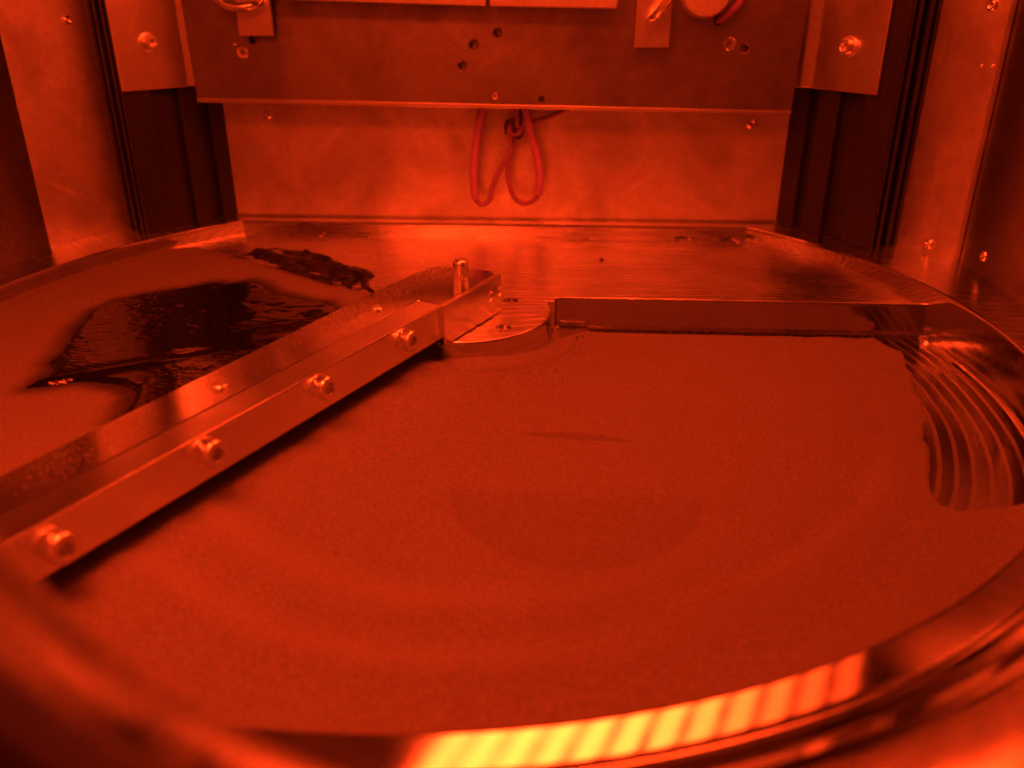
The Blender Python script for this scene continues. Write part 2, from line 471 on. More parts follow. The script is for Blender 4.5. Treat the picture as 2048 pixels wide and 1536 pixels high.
# ================================================================ POWDER
T = np.array([-0.4165, -0.909]); Nn = np.array([0.909, -0.4165])   # along arm, across arm
def sd_poly(X, Y, poly):
    P = np.array(poly); d = np.full(X.shape, 1e9); inside = np.zeros(X.shape, bool)
    for i in range(len(P)):
        a = P[i-1]; b = P[i]; e = b-a
        t = np.clip(((X-a[0])*e[0]+(Y-a[1])*e[1])/(e@e+1e-12), 0, 1)
        d = np.minimum(d, np.hypot(X-a[0]-t*e[0], Y-a[1]-t*e[1]))
        c = ((a[1] > Y) != (b[1] > Y)) & (X < (b[0]-a[0])*(Y-a[1])/(b[1]-a[1]+1e-12)+a[0])
        inside ^= c
    return np.where(inside, d, -d)
def vnoise(X, Y, f, seed):
    r = np.random.default_rng(seed); G = r.random((256, 256))
    x = X*f+500; y = Y*f+500; i = np.floor(x).astype(int); j = np.floor(y).astype(int)
    u = x-i; v = y-j; u = u*u*(3-2*u); v = v*v*(3-2*v)
    g = lambda a, b: G[a % 256, b % 256]
    return (g(i, j)*(1-u)+g(i+1, j)*u)*(1-v)+(g(i, j+1)*(1-u)+g(i+1, j+1)*u)*v
def fbm(X, Y, f, seed, o=4): return sum(vnoise(X, Y, f*2**k, seed+k)*0.5**k for k in range(o))/1.9
def sstep(a, b, x): t = np.clip((x-a)/(b-a), 0, 1); return t*t*(3-2*t)
BARE = [(0.84, 0.26), (0.876, 0.203), (0.9, 0.154), (0.882, 0.043), (0.85, -0.073), (0.83, -0.164), (0.804, -0.256), (0.777, -0.338), (0.755, -0.404),
        (0.757, -0.436), (0.772, -0.448), (0.808, -0.442), (0.876, -0.422), (1.1, -0.40), (1.1, 0.26)]
BAREHUB = [(0.13, 0.10), (0.155, 0.095), (0.185, 0.140), (0.225, 0.175), (0.25, 0.20), (0.24, 0.25), (0.12, 0.25)]
PB = [(-0.80, 0.66), (-0.773, 0.625), (-0.725, 0.588), (-0.634, 0.535), (-0.516, 0.46), (-0.392, 0.38), (-0.275, 0.285), (-0.2, 0.235), (-0.10, 0.2), (0.0, 0.15), (-0.05, 0.0),
      (-0.2, -0.3), (-0.42, -0.80), (-0.55, -1.1), (-1.2, -1.1), (-1.2, 0.66)]
RESIN = [(-0.669, -0.305), (-0.675, -0.24), (-0.701, -0.207), (-0.705, -0.157), (-0.738, -0.045), (-0.759, 0.06), (-0.742, 0.13), (-0.668, 0.195), (-0.571, 0.261), (-0.546, 0.244), (-0.522, 0.26), (-0.505, 0.269), (-0.473, 0.249), (-0.418, 0.185), (-0.37, 0.165), (-0.326, 0.141), (-0.293, 0.137), (-0.262, 0.089), (-0.243, 0.042), (-0.22, -0.031), (-0.28, -0.214), (-0.35, -0.391), (-0.40, -0.46), (-0.46, -0.428), (-0.47, -0.416), (-0.482, -0.351), (-0.494, -0.318), (-0.526, -0.295), (-0.575, -0.285), (-0.61, -0.286), (-0.645, -0.302)]
SMEAR = [(-0.629, 0.495), (-0.61, 0.527), (-0.581, 0.557), (-0.55, 0.592), (-0.475, 0.554), (-0.402, 0.521), (-0.349, 0.462), (-0.319, 0.417), (-0.289, 0.427), (-0.249, 0.392), (-0.238, 0.361), (-0.251, 0.33), (-0.226, 0.265), (-0.206, 0.231), (-0.229, 0.243), (-0.253, 0.27), (-0.275, 0.258), (-0.301, 0.289), (-0.32, 0.277), (-0.355, 0.301), (-0.413, 0.343), (-0.469, 0.388), (-0.504, 0.402), (-0.471, 0.413), (-0.511, 0.444), (-0.554, 0.476), (-0.588, 0.483)]
def height_right(X, Y):
    R = np.hypot(X, Y); H = np.hypot(X-HUB[0], Y-HUB[1])
    z = -0.1125 + 0.0016*(fbm(X, Y, 5, 3)-0.5) + 0.0011*(fbm(X, Y, 30, 9)-0.5)
    ang = np.arctan2(Y-HUB[1], X-HUB[0])
    heap = 0.046*sstep(0.34, 0.19, H)*np.clip(0.55+0.6*np.cos(ang+2.0), 0, 1)
    sd = X*Nn[0]+Y*Nn[1]; al = X*T[0]+Y*T[1]
    bank = 0.066*sstep(0.30, -0.05, sd)*sstep(-0.1, 0.15, al)
    z = z + np.maximum(heap, bank)
    for r, w, a in ((0.236, 0.0045, 0.0065), (0.250, 0.004, 0.005)):
        wob = r + 0.010*sstep(-0.6, 0.3, ang)
        z = z - a*np.exp(-((H-wob)/w)**2) + 0.5*a*np.exp(-((H-wob-2*w)/w)**2)
    z = z + 0.0010*np.sin(R*62+2.5*fbm(X, Y, 2, 21))*sstep(0.45, 0.8, R)
    z = z + (0.0045*np.exp(-((np.hypot(X-0.05, Y+0.02)-0.70)/0.022)**2) + 0.004*np.exp(-((np.hypot(X-0.05, Y+0.02)-0.79)/0.018)**2))*sstep(0.5, -0.1, X)
    d = np.hypot(X-0.225, Y+0.435)
    z = z - 0.0022*sstep(0.188, 0.183, d)*sstep(-0.435, -0.455, Y+0.02*(fbm(X, Y, 8, 5)-0.5))
    cr = sstep(0.1925, 0.1885, d)*sstep(-0.2715, -0.2665, Y+0.04*(X-0.22)+0.004*(fbm(X, Y, 30, 44)-0.5))
    z = z - 0.003*cr
    b = sd_poly(X, Y, BARE) + 0.016*(fbm(X, Y, 26, 33)-0.5) + 0.04*(fbm(X, Y, 7, 35)-0.5)*sstep(-0.33, 0.0, Y)
    z = z - 0.012*sstep(-0.004, 0.004, b)
    z = np.where((Y > RISER_Y-0.004) & (X > 0.15), -0.14, z)
    fused = np.maximum(sstep(0.190, 0.182, d)*sstep(-0.435, -0.46, Y+0.02*(fbm(X, Y, 8, 5)-0.5)), cr*2.4)
    return z, fused
def height_left(X, Y):
    b = sd_poly(X, Y, PB) + 0.02*(fbm(X, Y, 12, 55)-0.5)
    z = -0.0235 + 0.004*(fbm(X, Y, 3, 13)-0.5) + 0.0012*(fbm(X, Y, 25, 19)-0.5)
    R = np.hypot(X, Y)
    z = z + 0.0015*np.sin(R*48)*sstep(0.75, 0.95, R) - 0.009*sstep(0.93, 1.0, R)
    # cracks
    ck = np.abs(fbm(X, Y, 7, 77)-0.5); z = z - 0.002*sstep(0.012, 0.0, ck)*sstep(0.55, 0.7, fbm(X, Y, 3, 99))
    z = np.where(b > 0, Z_SHELF-0.004 + (z-Z_SHELF+0.004)*sstep(0, 0.10, b)**0.7, -0.15)
    return z
def heightfield(name, x0, x1, y0, y1, step, fn, mat, keep, parent=None, attr=True):
    xs = np.arange(x0, x1, step); ys = np.arange(y0, y1, step)
    X, Y = np.meshgrid(xs, ys); Z, fu = fn(X, Y); K = keep(X, Y, Z)
    idx = np.full(X.shape, -1); nn = K.sum(); idx[K] = np.arange(nn)
    q = np.stack([idx[:-1, :-1], idx[:-1, 1:], idx[1:, 1:], idx[1:, :-1]], -1).reshape(-1, 4)
    q = q[(q >= 0).all(1)]
    me = bpy.data.meshes.new(name); me.vertices.add(int(nn))
    me.vertices.foreach_set('co', (np.stack([X[K], Y[K], Z[K]], -1)*S).astype(np.float32).ravel())
    me.loops.add(q.size); me.loops.foreach_set('vertex_index', q.astype(np.int32).ravel())
    me.polygons.add(len(q)); me.polygons.foreach_set('loop_start', np.arange(0, q.size, 4, dtype=np.int32))
    me.polygons.foreach_set('use_smooth', np.ones(len(q), bool))
    if attr:
        for nm, arr in zip(('fused', 'wet', 'swept_lit'), fu):
            a = me.attributes.new(nm, 'FLOAT', 'POINT'); a.data.foreach_set('value', arr[K].astype(np.float32))
    me.update(); me.validate()
    return link(name, me, mat, parent)
def powder(X, Y):
    zr, fu = height_right(X, Y); zl = height_left(X, Y)
    side = X*Nn[0]+Y*Nn[1]
    along = X*T[0]+Y*T[1]
    left = side < np.where(along > -0.05, -0.07, -0.07)
    z = np.where(left, zl, zr)
    inhub = (np.hypot(X-HUB[0], Y-HUB[1]) < HUB_R-0.01) & ~left
    z = np.where(inhub, -0.15, z)
    z = np.where((Y > RISER_Y) & ~left, -0.15, z)
    wet = 0.95*sstep(-0.055, 0.005, sd_poly(X, Y, RESIN)+0.03*(fbm(X, Y, 10, 7)-0.5))**1.5
    wet = np.maximum(wet, 0.6*sstep(-0.02, 0.0, sd_poly(X, Y, SMEAR)+0.02*(fbm(X, Y, 14, 8)-0.5)))
    q = np.hypot(X-0.05, Y+0.02) + 0.012*(fbm(X, Y, 3, 15)-0.5)
    sw = (np.exp(-((q-0.66)/0.03)**2)*0.8 + np.exp(-((q-0.765)/0.022)**2))*sstep(0.45, -0.05, X)*sstep(-0.25, -0.5, Y)
    sw = sw + 0.6*np.exp(-((q-0.72)/0.015)**2)*sstep(0.2, 0.5, X)*sstep(-0.2, -0.4, Y)
    sw = 0.24*sw*(0.6+0.8*fbm(X, Y, 9, 25))
    return z, np.stack([np.where(left, 0, fu), np.where(left, wet, 0), np.where(left, 0, sw)])
pw = heightfield('powder', -1.02, 1.02, -1.02, 0.75, 0.0045, powder, 'powder_grain',
                 lambda X, Y, Z: (np.hypot(X, Y) < 1.012) & (Z > -0.145))
tag(pw, 'matt grey metal powder spread over the round pit floor', 'powder', kind='stuff')

# ================================================================ RESIN
def resin(X, Y):
    d = sd_poly(X, Y, RESIN) + 0.012*(fbm(X, Y, 20, 61)-0.5)
    zl = height_left(X, Y)
    z = zl - 0.004 + 0.0105*sstep(-0.006, 0.02, d)
    lump = sstep(0.0, 0.1, X+0.50)*sstep(-0.12, 0.0, Y)      # wrinkled lumps at the far end
    z = z + lump*0.010*(fbm(X*1.0, Y*1.6, 11, 71)-0.45) + 0.0022*(fbm(X, Y, 6, 73)-0.5)
    # folded crease running to the tip on the left
    cre = (Y+0.30) - 0.55*(X+0.66)
    z = z + 0.006*np.exp(-(cre/0.014)**2)*sstep(-0.40, -0.55, X) - 0.004*np.exp(-((cre-0.03)/0.016)**2)*sstep(-0.40, -0.55, X)
    # swept arcs
    rr = np.hypot(X+0.35, Y-0.0)
    z = z + 0.0007*np.sin(rr*150)*np.exp(-((rr-0.24)/0.035)**2)*sstep(-0.1, 0.0, Y)
    z = np.where(d > -0.006, z, -1)
    return z, d
rs = heightfield('resin_puddle', -0.80, -0.18, -0.50, 0.30, 0.003, resin, 'resin_black', lambda X, Y, Z: Z > -0.5, attr=False)
tag(rs, 'large glossy black resin puddle on the powder behind the long arm', 'resin puddle')
def smear(X, Y):
    d = sd_poly(X, Y, SMEAR) + 0.014*(fbm(X, Y, 26, 81)-0.5)
    base = np.maximum(height_left(X, Y), Z_SHELF)
    u = (X*0.80 - Y*0.60); v = (X*0.60 + Y*0.80)
    z = base - 0.004 + 0.010*sstep(-0.006, 0.012, d) + (0.016*(1-np.abs(2*fbm(u*0.6, v*2.4, 13, 91, 2)-1)*2.2) - 0.006 + 0.008*(fbm(u, v*2, 30, 95)-0.5))*sstep(0, 0.02, d)
    z = np.where(d > -0.006, z, -1); return z, d
sm = heightfield('resin_smear', -0.66, -0.18, 0.20, 0.62, 0.0025, smear, 'resin_wrinkled', lambda X, Y, Z: Z > -0.5, attr=False)
tag(sm, 'small wrinkled dark smear at the powder edge near the back shelf', 'resin smear')

# ================================================================ RECOATER ARM
def A(t, n, z): return (T[0]*t+Nn[0]*n, T[1]*t+Nn[1]*n, z)
AF = Matrix(((T[0], Nn[0], 0, 0), (T[1], Nn[1], 0, 0), (0, 0, 1, 0), (0, 0, 0, 1)))   # local (t,n,z)
arm = thing('recoater_arm', 'long bare metal recoater arm reaching from the hub to the front left', 'recoater arm', A(-0.1, -0.07, Z_SHELF))
TOP = 0.046
body = [(-0.165, -0.135), (-0.165, -0.035)]
body += [(-0.165+0.03-0.03*math.cos(a), -0.0-0.03+0.03*math.sin(a)) for a in np.linspace(0.2, math.pi/2, 6)]
body += [(0.060, 0.0), (0.060, -0.049), (0.955, -0.049), (0.955, -0.128), (0.15, -0.150), (-0.13, -0.152)]
beam = frombm('beam', prism_bm(body, -0.030, TOP-0.001, 0.0025, AF), 'arm_aluminium', arm)
clamp = frombm('clamp_bar', box_bm(0.064, 0.955, -0.048, 0.005, -0.019, TOP, 0.003, AF), 'clamp_aluminium', arm)
ep = frombm('end_plate', box_bm(-0.150, 0.069, 0.0008, 0.011, -0.032, TOP-0.001, 0.0012, AF), 'clamp_aluminium', arm)
cs = [cyl_bm(Vector(A(t, 0.011, 0.012)), Vector((Nn[0], Nn[1], 0)), 0.0075, 0.0075, -0.03, -0.002, 20) for t in (-0.105, -0.143)]
cs += [cyl_bm(Vector(A(t, 0.011, 0.012)), Vector((Nn[0], Nn[1], 0)), 0.0075, 0.0125, -0.003, 0.001, 20) for t in (-0.105, -0.143)]
for c in cs: cut(ep, [c])
frombm('blade', box_bm(0.066, 0.95, -0.022, -0.006, -0.029, -0.0195, 0.001, AF), 'blade_rubber', arm)
for t, z in ((0.854, 0.016), (0.635, 0.024), (0.412, 0.025), (0.19, 0.023)):
    fr = frame_to(A(t, 0.0045, z), (Nn[0], Nn[1], 0))
    cap_screw([(0.0185, 0.0), (0.0192, 0.0015), (0.0192, 0.018), (0.0188, 0.0215), (0.0170, 0.0235), (0.0110, 0.0238)], [(0.0110, 0.0238), (0.0098, 0.0225), (0.0094, 0.010), (0.003, 0.008)], fr, arm)
frombm('dowel_pin', lathe_bm([(0.0155, -0.01), (0.0155, 0.036), (0.0150, 0.041), (0.0120, 0.0455), (0.006, 0.047)], Matrix.Translation(A(-0.071, -0.036, TOP-0.001)), 36), 'screw_steel', arm, 45)
for t in (0.515, 0.137):
    frombm('set_screw', lathe_bm([(0.012, -0.004), (0.012, 0.0035), (0.010, 0.0055), (0.0055, 0.0055), (0.0052, 0.001)], Matrix.Translation(A(t, -0.088, TOP-0.001)), 24, hexed=(3, 4)), 'screw_steel', arm, 40)
# powder dust lying on the beam
dv = []; df = []
tet = [(1, 0, 0), (-0.5, 0.87, 0), (-0.5, -0.87, 0), (0, 0, 1.2)]
def dust(t, n, r):
    b = len(dv); ph = random.random()*6
    for x, y, z in tet:
        p = A(t + r*(x*math.cos(ph)-y*math.sin(ph)), n + r*(x*math.sin(ph)+y*math.cos(ph)), TOP-0.0012+z*r)
        dv.append(p)
    df.extend([(b, b+1, b+3), (b+1, b+2, b+3), (b+2, b, b+3)])
for (tc, nc, st, sn, k) in ((0.20, -0.115, 0.07, 0.02, 900), (-0.02, -0.128, 0.05, 0.014, 900), (-0.12, -0.10, 0.02, 0.03, 400), (0.74, -0.085, 0.05, 0.028, 350), (0.40, -0.09, 0.15, 0.03, 120), (0.6, -0.09, 0.2, 0.03, 100), (0.05, -0.12, 0.08, 0.02, 500)):
    for _ in range(k):
        t = random.gauss(tc, st); q = random.gauss(nc, sn)
        if -0.155 < t < 0.94 and -0.146 < q < -0.055 and (q > -0.128 + (0.0 if t > 0.9 else -0.018)): dust(t, q, random.uniform(0.0008, 0.0019))
d_o = pyd('powder_dust', dv, df, 'powder_grain', arm); d_o['kind'] = 'stuff'

# ================================================================ CHAMBER WALLS
def wall_quad(name, p0, p1, z0, z1, th, mat, parent, nrm_in, cutters=None):
    """vertical sheet from p0 to p1 (x,y), its inner face on the line, thickness away from the chamber"""
    p0 = Vector(p0); p1 = Vector(p1); ni = Vector(nrm_in).normalized()
    poly = [p0, p1, p1-ni*th, p0-ni*th]
    return frombm(name, prism_bm([(q.x, q.y) for q in poly], z0, z1, 0.001), mat, parent)
def rivet(name, c, axis, r, parent, hole=0.35):
    f = frame_to(c, axis)
    return frombm(name, lathe_bm([(r, -0.003), (r, 0.001), (r*0.85, r*0.35), (r*0.55, r*0.5), (r*hole, r*0.42), (r*hole*0.8, -r*0.4)], f, 24), 'rivet_metal', parent, 40)
YB = 0.785
bw = thing('back_wall', 'bare sheet metal back wall behind the hanging cables', 'wall', (0, YB, 0))
wo = wall_quad('sheet', (-0.76, YB), (0.81, YB), -0.02, 1.2, 0.012, 'back_aluminium', bw, (0, -1))
rivet('rivet', (-0.599, YB, 0.272), (0, -1, 0), 0.012, bw); rivet('rivet', (0.675, YB, 0.259), (0, -1, 0), 0.014, bw)
frombm('dark_band_seam', box_bm(-0.74, 0.79, YB-0.004, YB-0.0005, 0.0005, 0.007, 0.001), 'panel_aluminium', bw)  # thin seam, darkened in place of a reflected band at the wall's foot

def post(name, A0, B0, outward, label):
    """slotted corner post: wide face A->B, narrow face from B outward"""
    A0 = Vector(A0); B0 = Vector(B0); u = (B0-A0); L = u.length; u.normalize(); o = Vector(outward).normalized()
    def g(a, b): q = A0+u*a+o*b; return (q.x, q.y)
    def slot(c, w, d):
        return [(c-w, 0), (c-w, d*0.35), (c-w*1.0, d), (c+w*1.0, d), (c+w, d*0.35), (c+w, 0)]
    pts = [g(-0.02, 0)]
    for c, w in ((L*0.22, 0.016), (L*0.60, 0.036)):
        pts += [g(a, b) for a, b in ((c-w, 0), (c-w, 0.022), (c+w, 0.022), (c+w, 0))]
    pts += [g(L-0.004, 0), g(L, 0.004)]
    for c, w, d in ((0.020, 0.006, 0.02), (0.050, 0.011, 0.035), (0.082, 0.006, 0.02)):
        pts += [g(a, b) for a, b in ((L, c-w), (L-d, c-w), (L-d, c+w), (L, c+w))]
    pts += [g(L, 0.14), g(-0.02, 0.14)]
    o_ = frombm(name, prism_bm(pts, 0.0005, 1.2, 0.0016), 'anodised_black')
    return tag(o_, label, 'post', 'slotted corner posts')
lo = Vector((-0.805, 0.593)); ro = Vector((0.84, 0.54))
post('corner_post', (-0.718, 0.783), (-0.874, 0.571), lo, 'black slotted corner post left of the back wall')
post('corner_post', (0.774, 0.779), (0.936, 0.529), ro, 'black slotted corner post right of the back wall')

LC = (-1.06, 0.436); RC = (1.107, 0.44)
ls = thing('corner_sheet', 'bright sheet metal strip beside the left corner post', 'wall', (*LC, 0), 'corner sheets')
lp = Vector((-0.955, 0.630)); ldir = (lp-Vector(LC)).normalized(); ln = Vector((ldir.y, -ldir.x))
wall_quad('sheet', LC, tuple(Vector(LC)+ldir*0.40), -0.02, 1.2, 0.01, 'sheet_aluminium', ls, ln)
q = Vector(LC)+ldir*0.165
rivet('rivet', (q.x, q.y, 0.51), (ln.x, ln.y, 0), 0.011, ls)
rs_ = thing('corner_sheet', 'bright riveted sheet metal strip beside the right corner post', 'wall', (*RC, 0), 'corner sheets')
rp_ = Vector((1.02, 0.583)); rdir = (rp_-Vector(RC)).normalized(); rn = Vector((-rdir.y, rdir.x))
if rn.x > 0: rn = -rn
wall_quad('sheet', RC, tuple(Vector(RC)+rdir*0.40), -0.02, 1.2, 0.01, 'sheet_aluminium', rs_, rn)
for s_, z, r in ((0.048, 0.54, 0.013), (0.078, 0.021, 0.013), (0.044, 0.421, 0.004), (0.018, 0.423, 0.004)):
    q = Vector(RC)+rdir*s_; rivet('rivet', (q.x, q.y, z), (rn.x, rn.y, 0), r, rs_)
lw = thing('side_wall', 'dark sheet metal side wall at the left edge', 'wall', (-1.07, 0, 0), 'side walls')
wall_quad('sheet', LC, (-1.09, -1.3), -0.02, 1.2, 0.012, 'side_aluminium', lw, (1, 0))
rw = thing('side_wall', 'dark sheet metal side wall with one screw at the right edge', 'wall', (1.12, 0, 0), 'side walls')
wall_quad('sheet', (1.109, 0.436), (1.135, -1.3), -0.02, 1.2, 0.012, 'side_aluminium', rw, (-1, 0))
rivet('screw', (1.112, 0.331, 0.043), (-1, 0, 0), 0.013, rw)
frombm('seam_lip', box_bm(1.099, 1.107, 0.432, 0.4385, 0.0005, 1.2, 0.001), 'sheet_aluminium', rw)
cl = frombm('ceiling', box_bm(-1.25, 1.3, -1.3, 0.85, 1.2, 1.22), 'ceiling_paint'); tag(cl, 'flat grey chamber ceiling above the lamps', 'ceiling', kind='structure')

# front wall with the round view port the camera looks through
fp = thing('front_wall', 'dark front wall with a round metal view port', 'wall', (0.194, -1.25, 0))
fo = frombm('panel', box_bm(-1.1, 1.14, -1.275, -1.235, -0.05, 1.2), 'outer_paint', fp)
PC = Vector((0.194, -1.25, 0.456))
cut(fo, [cyl_bm(PC, (0, 1, 0), 0.262, 0.262, -0.1, 0.1, 96)])
rp = []
for a in np.linspace(0, 2*math.pi, 15)[:-1]:
    rp.append((0.262+0.014*math.cos(a), 0.030*math.sin(a)))
bm = bmesh.new(); fr = frame_to(PC, (0, 1, 0)); rings = []
for k in range(128):
    a = 2*math.pi*k/128
    rings.append([bm.verts.new(fr @ Vector((r*math.cos(a), r*math.sin(a), z))) for r, z in rp])
for k in range(128):
    a = rings[k]; b = rings[(k+1) % 128]
    for i in range(len(rp)): bm.faces.new((a[i], a[(i+1) % len(rp)], b[(i+1) % len(rp)], b[i]))
frombm('port_ring', bm, 'lip_metal', fp, 60)

# ================================================================ MOUNTING PANEL
YP = 0.655
mp = thing('equipment_board', 'scratched metal mounting panel with drilled holes above the cables', 'panel', (0, YP, 0.31))
poly = [(-0.729, 0.318), (0.740, 0.299), (0.746, 0.62), (-0.734, 0.62)]
PF = Matrix(((1, 0, 0, 0), (0, 0, 1, 0), (0, 1, 0, 0), (0, 0, 0, 1)))
pan = frombm('sheet', prism_bm(poly, YP, YP+0.034, 0.0012, PF), 'panel_aluminium', mp)
for x, z, r in ((0.028, 0.481, 0.0085), (-0.030, 0.455, 0.0095), (-0.059, 0.406, 0.0095), (0.614, 0.446, 0.0085), (0.546, 0.508, 0.009), (0.135, 0.330, 0.006), (-0.569, 0.466, 0.009)):
    cut(pan, [cyl_bm(Vector((x, YP, z)), (0, 1, 0), r, r, -0.01, 0.031, 20)])
    cut(pan, [cyl_bm(Vector((x, YP, z)), (0, 1, 0), r*1.5, r*0.9, -0.001, 0.004, 20)])
frombm('bottom_lip', prism_bm([(-0.7285, 0.3185), (0.7395, 0.2995), (0.7395, 0.3055), (-0.7285, 0.3295)], YP-0.003, YP-0.0003, 0.0008, PF), 'bracket_aluminium', mp)
def countersunk(c, r, parent, name='screw'):
    return frombm(name, lathe_bm([(r*1.25, -0.0015), (r*1.2, 0.001), (r, 0.003), (r*0.55, 0.0025), (r*0.5, -0.004)], frame_to(c, (0, -1, 0)), 24, hexed=(3, 4)), 'rivet_metal', parent, 40)
for x, z, r in ((-0.598, 0.435, 0.0125), (0.578, 0.456, 0.0125), (0.021, 0.336, 0.007), (-0.612, 0.455, 0.004)):
    countersunk((x, YP, z), r, mp)

for sx, P0, P1, nn, sc_, lab in ((-1, (-0.876, 0.568), (-0.752, 0.737), Vector((0.805, -0.593)), (-0.827, 0.635, 0.459), 'plain metal mounting bracket with one cap screw on the left corner post'),
                                (1, (0.912, 0.566), (0.785, 0.763), Vector((-0.84, -0.54)), (0.859, 0.648, 0.451), 'plain metal mounting bracket with one cap screw on the right corner post')):
    br = thing('mounting_bracket', lab, 'bracket', (*P0, 0.356), 'brackets on the corner posts')
    p0 = Vector(P0)+nn*0.002; p1 = Vector(P1)+nn*0.002; ni = nn*0.010
    poly = [(p0.x, p0.y), (p1.x, p1.y), (p1.x+ni.x, p1.y+ni.y), (p0.x+ni.x, p0.y+ni.y)]
    frombm('plate', prism_bm(poly, 0.352, 1.0, 0.0015), 'bracket_aluminium', br)
    # raised strip by the panel, added in place of a bright reflection
    d = (p1-p0); L = d.length; d.normalize()
    q0 = p0+d*L*0.80+ni*1.0; q1 = p1+ni*1.0
    poly = [(q0.x, q0.y), (q1.x, q1.y), (q1.x+ni.x*3, q1.y+ni.y*3), (q0.x+d.x*0.02+ni.x*2.2, q0.y+d.y*0.02+ni.y*2.2)]
    frombm('glint_fold', prism_bm(poly, 0.353, 1.0, 0.003), 'bracket_aluminium', br)
    c = Vector(sc_)+Vector((nn.x, nn.y, 0))*0.012
    frombm('washer', lathe_bm([(0.0235, 0), (0.0235, 0.0025), (0.022, 0.0035)], frame_to(c, (nn.x, nn.y, 0)), 32), 'screw_steel', br, 40)
    cap_screw([(0.0175, 0.003), (0.0178, 0.014), (0.0160, 0.0185), (0.0102, 0.019)], [(0.0102, 0.019), (0.0092, 0.018), (0.009, 0.009), (0.003, 0.007)], frame_to(c, (nn.x, nn.y, 0)), br)

# small hanging tabs with bent rods, white ceramic blocks and a round cap at the top of the panel
def tab(x0, x1, z0, rod, lab):
    t = thing('hanging_tab', lab, 'tab', ((x0+x1)/2, 0.63, z0), 'tabs on the panel')
    frombm('plate', box_bm(x0, x1, 0.622, 0.634, z0, 0.70, 0.0012), 'bracket_aluminium', t)
    frombm('bent_rod', tube_bm(rod, 0.0105, 14, 8), 'screw_steel', t, 60)
    frombm('spacer', box_bm(x0+0.01, x1-0.01, 0.6345, 0.654, 0.58, 0.69), 'bracket_aluminium', t)
tab(-0.588, -0.505, 0.474, [(-0.66, 0.595, 0.63), (-0.628, 0.585, 0.575), (-0.606, 0.582, 0.549), (-0.578, 0.580, 0.538), (-0.548, 0.582, 0.538), (-0.530, 0.600, 0.542), (-0.526, 0.626, 0.545)], 'small metal tab with bent rod at the left of the panel')
tab(0.352, 0.432, 0.450, [(0.470, 0.560, 0.66), (0.440, 0.570, 0.59), (0.412, 0.580, 0.545), (0.396, 0.592, 0.522), (0.388, 0.612, 0.514), (0.388, 0.63, 0.512)], 'small metal tab with bent rod at the right of the panel')
hb = thing('heater_block', 'long pale ceramic block at the top edge of the panel', 'block', (-0.24, 0.58, 0.54), 'ceramic blocks')
frombm('block', prism_bm([(-0.51, 0.554), (0.010, 0.5385), (0.010, 0.62), (-0.51, 0.62)], 0.555, 0.60, 0.002, PF), 'ceramic_white', hb)
hb2 = thing('heater_block', 'shorter pale ceramic block beside the round cap on the panel', 'block', (0.16, 0.58, 0.53), 'ceramic blocks')
frombm('block', prism_bm([(0.019, 0.538), (0.303, 0.533), (0.312, 0.62), (0.019, 0.62)], 0.555, 0.60, 0.003, PF), 'ceramic_white', hb2)
wc = thing('round_cap', 'pale round cap on the panel beside the red wire', 'cap', (0.50, 0.6, 0.56))
frombm('cap', lathe_bm([(0.056, 0), (0.056, 0.075), (0.052, 0.082), (0.044, 0.084)], frame_to((0.502, 0.652, 0.569), (0, -1, 0)), 48), 'ceramic_white', wc, 40)
rwire = frombm('red_wire', tube_bm([(0.546, 0.672, 0.508), (0.546, 0.650, 0.508), (0.552, 0.636, 0.511), (0.570, 0.632, 0.527), (0.590, 0.632, 0.555), (0.60, 0.632, 0.62)], 0.0075), 'cable_wire')
tag(rwire, 'thin red wire entering a hole in the panel near its right end', 'wire')

# ================================================================ HANGING CABLES
cb = thing('hanging_cable', 'looped red cables with thick sleeves hanging below the panel', 'cable', (0.05, 0.735, 0.05))
frombm('sleeve', tube_bm([(0.0, 0.735, 0.36), (-0.017, 0.735, 0.301), (-0.029, 0.735, 0.251), (-0.039, 0.735, 0.194), (-0.045, 0.735, 0.130), (-0.041, 0.735, 0.068)], 0.0108), 'cable_sleeve', cb, 60)
frombm('sleeve', tube_bm([(0.075, 0.735, 0.36), (0.091, 0.735, 0.301), (0.109, 0.733, 0.233), (0.123, 0.732, 0.183), (0.131, 0.732, 0.131), (0.128, 0.735, 0.081)], 0.0108), 'cable_sleeve', cb, 60)
frombm('wire', tube_bm([(-0.042, 0.735, 0.085), (-0.040, 0.735, 0.066), (-0.031, 0.735, 0.056), (-0.018, 0.736, 0.053), (-0.003, 0.738, 0.065), (0.007, 0.74, 0.101), (0.026, 0.742, 0.146), (0.050, 0.742, 0.182), (0.056, 0.74, 0.208), (0.050, 0.735, 0.243), (0.058, 0.728, 0.258), (0.070, 0.728, 0.262), (0.068, 0.732, 0.31), (0.065, 0.735, 0.36)], 0.0072), 'cable_wire', cb, 60)
frombm('wire', tube_bm([(0.130, 0.735, 0.10), (0.127, 0.735, 0.080), (0.114, 0.736, 0.064), (0.092, 0.738, 0.056), (0.068, 0.74, 0.066), (0.052, 0.742, 0.096), (0.046, 0.745, 0.136), (0.049, 0.75, 0.181), (0.058, 0.75, 0.213), (0.052, 0.748, 0.25), (0.066, 0.742, 0.268), (0.078, 0.735, 0.25), (0.068, 0.728, 0.236)], 0.0070), 'cable_wire', cb, 60)
frombm('wire', tube_bm([(0.052, 0.738, 0.256), (0.060, 0.728, 0.237), (0.078, 0.728, 0.240), (0.091, 0.74, 0.254), (0.123, 0.755, 0.267), (0.155, 0.765, 0.276), (0.193, 0.77, 0.292), (0.24, 0.772, 0.315)], 0.0062), 'cable_wire', cb, 60)
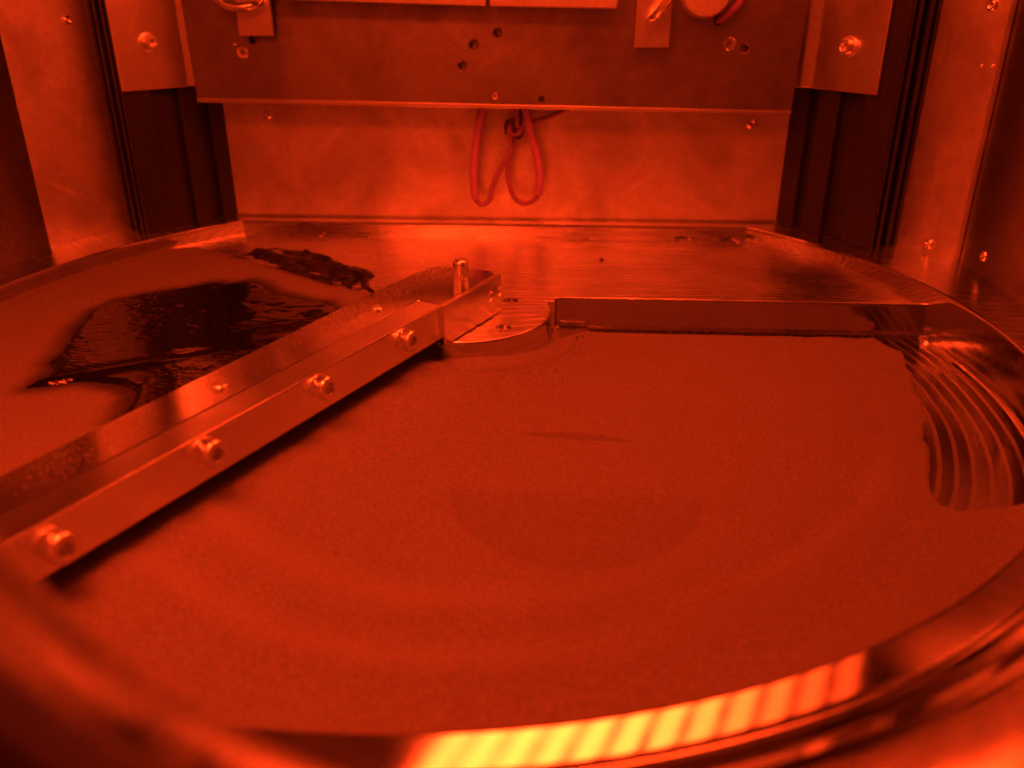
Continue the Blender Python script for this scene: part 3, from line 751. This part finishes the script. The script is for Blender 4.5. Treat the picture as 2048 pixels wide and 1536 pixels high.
frombm('wire', tube_bm([(0.078, 0.733, 0.242), (0.080, 0.735, 0.28), (0.079, 0.735, 0.36)], 0.004), 'cable_tie', cb, 60)
frombm('knot_tie', tube_bm([(0.045, 0.742, 0.235), (0.045, 0.730, 0.262), (0.060, 0.722, 0.268), (0.064, 0.726, 0.246), (0.074, 0.730, 0.228), (0.084, 0.738, 0.244), (0.070, 0.750, 0.262)], 0.0066), 'cable_tie', cb, 60)

# ================================================================ LED LAMPS (above the frame; their reflection shows on the front rim)
LZ = 1.10
la = thing('led_lamp', 'long segmented lamp bar under the chamber ceiling', 'lamp', (0.42, 0.09, LZ), 'ceiling lamps')
LF = Matrix.Translation((0.48, 0.11, LZ))
n_seg = 12; SLOPE = 0.27; LEAN = 0.42
frombm('housing', prism_bm([(-0.68, -0.39), (0.52, -0.06), (0.68, 0.39), (-0.52, 0.06)], 0.004, 0.04, 0, LF), 'led_housing_paint', la)
LEVEL = [1.0, 1.12, 1.1, 1.0, 0.95, 0.85, 0.72, 0.55, 0.36, 0.22, 0.13, 0.08]
for k in range(n_seg):
    emit('led_emission_%d' % k, LED_POWER*LEVEL[k])
    x0 = -0.56 + k*(1.12/n_seg); x1 = x0 + 1.12/n_seg - 0.034
    pl_ = [(x + LEAN*0.20*sg, x*SLOPE + 0.20*sg) for x, sg in ((x0, -1), (x1, -1), (x1, 1), (x0, 1))]
    frombm('led_segment', prism_bm(pl_, 0, 0.0038, 0, LF), 'led_emission_%d' % k, la)
lb = thing('led_lamp', 'short lamp bar under the front of the chamber ceiling', 'lamp', (-0.35, -0.85, LZ), 'ceiling lamps')
frombm('housing', box_bm(-0.67, -0.06, -1.07, -0.62, LZ+0.004, LZ+0.04), 'led_housing_paint', lb)
for k in range(5):
    x0 = -0.65+k*0.115
    frombm('led_segment', box_bm(x0, x0+0.097, -1.05, -0.64, LZ, LZ+0.0038), 'led_side_emission', lb)

# ================================================================ small debris
def flake(c, r, seed, lab):
    r_ = random.Random(seed); bm = bmesh.new(); bmesh.ops.create_icosphere(bm, subdivisions=2, radius=1)
    for v in bm.verts: v.co = Vector((v.co.x*r*r_.uniform(0.8, 1.2), v.co.y*r*0.6*r_.uniform(0.8, 1.2), v.co.z*r*0.35*r_.uniform(0.7, 1.3)))
    bmesh.ops.rotate(bm, verts=bm.verts, matrix=Matrix.Rotation(r_.uniform(0, 6), 3, 'Z')); bmesh.ops.translate(bm, verts=bm.verts, vec=c)
    return tag(frombm('metal_chip', bm, 'chip_metal'), lab, 'chip')
flake((0.292, 0.519, Z_SHELF+0.003), 0.009, 1, 'tiny dark chip lying on the bare back shelf')
flake((0.238, 0.118, -0.110), 0.013, 2, 'dark chip half buried in powder beside the hub')

fl = [(0.175, 0.135), (0.20, 0.150), (0.232, 0.182), (0.262, 0.196), (0.250, 0.212), (0.205, 0.208), (0.180, 0.185)]
fo_ = frombm('metal_flake', prism_bm(fl, -0.107, -0.0995, 0.0012), 'bracket_aluminium')
tag(fo_, 'pale thin metal flake on the powder where hub and step meet', 'flake')
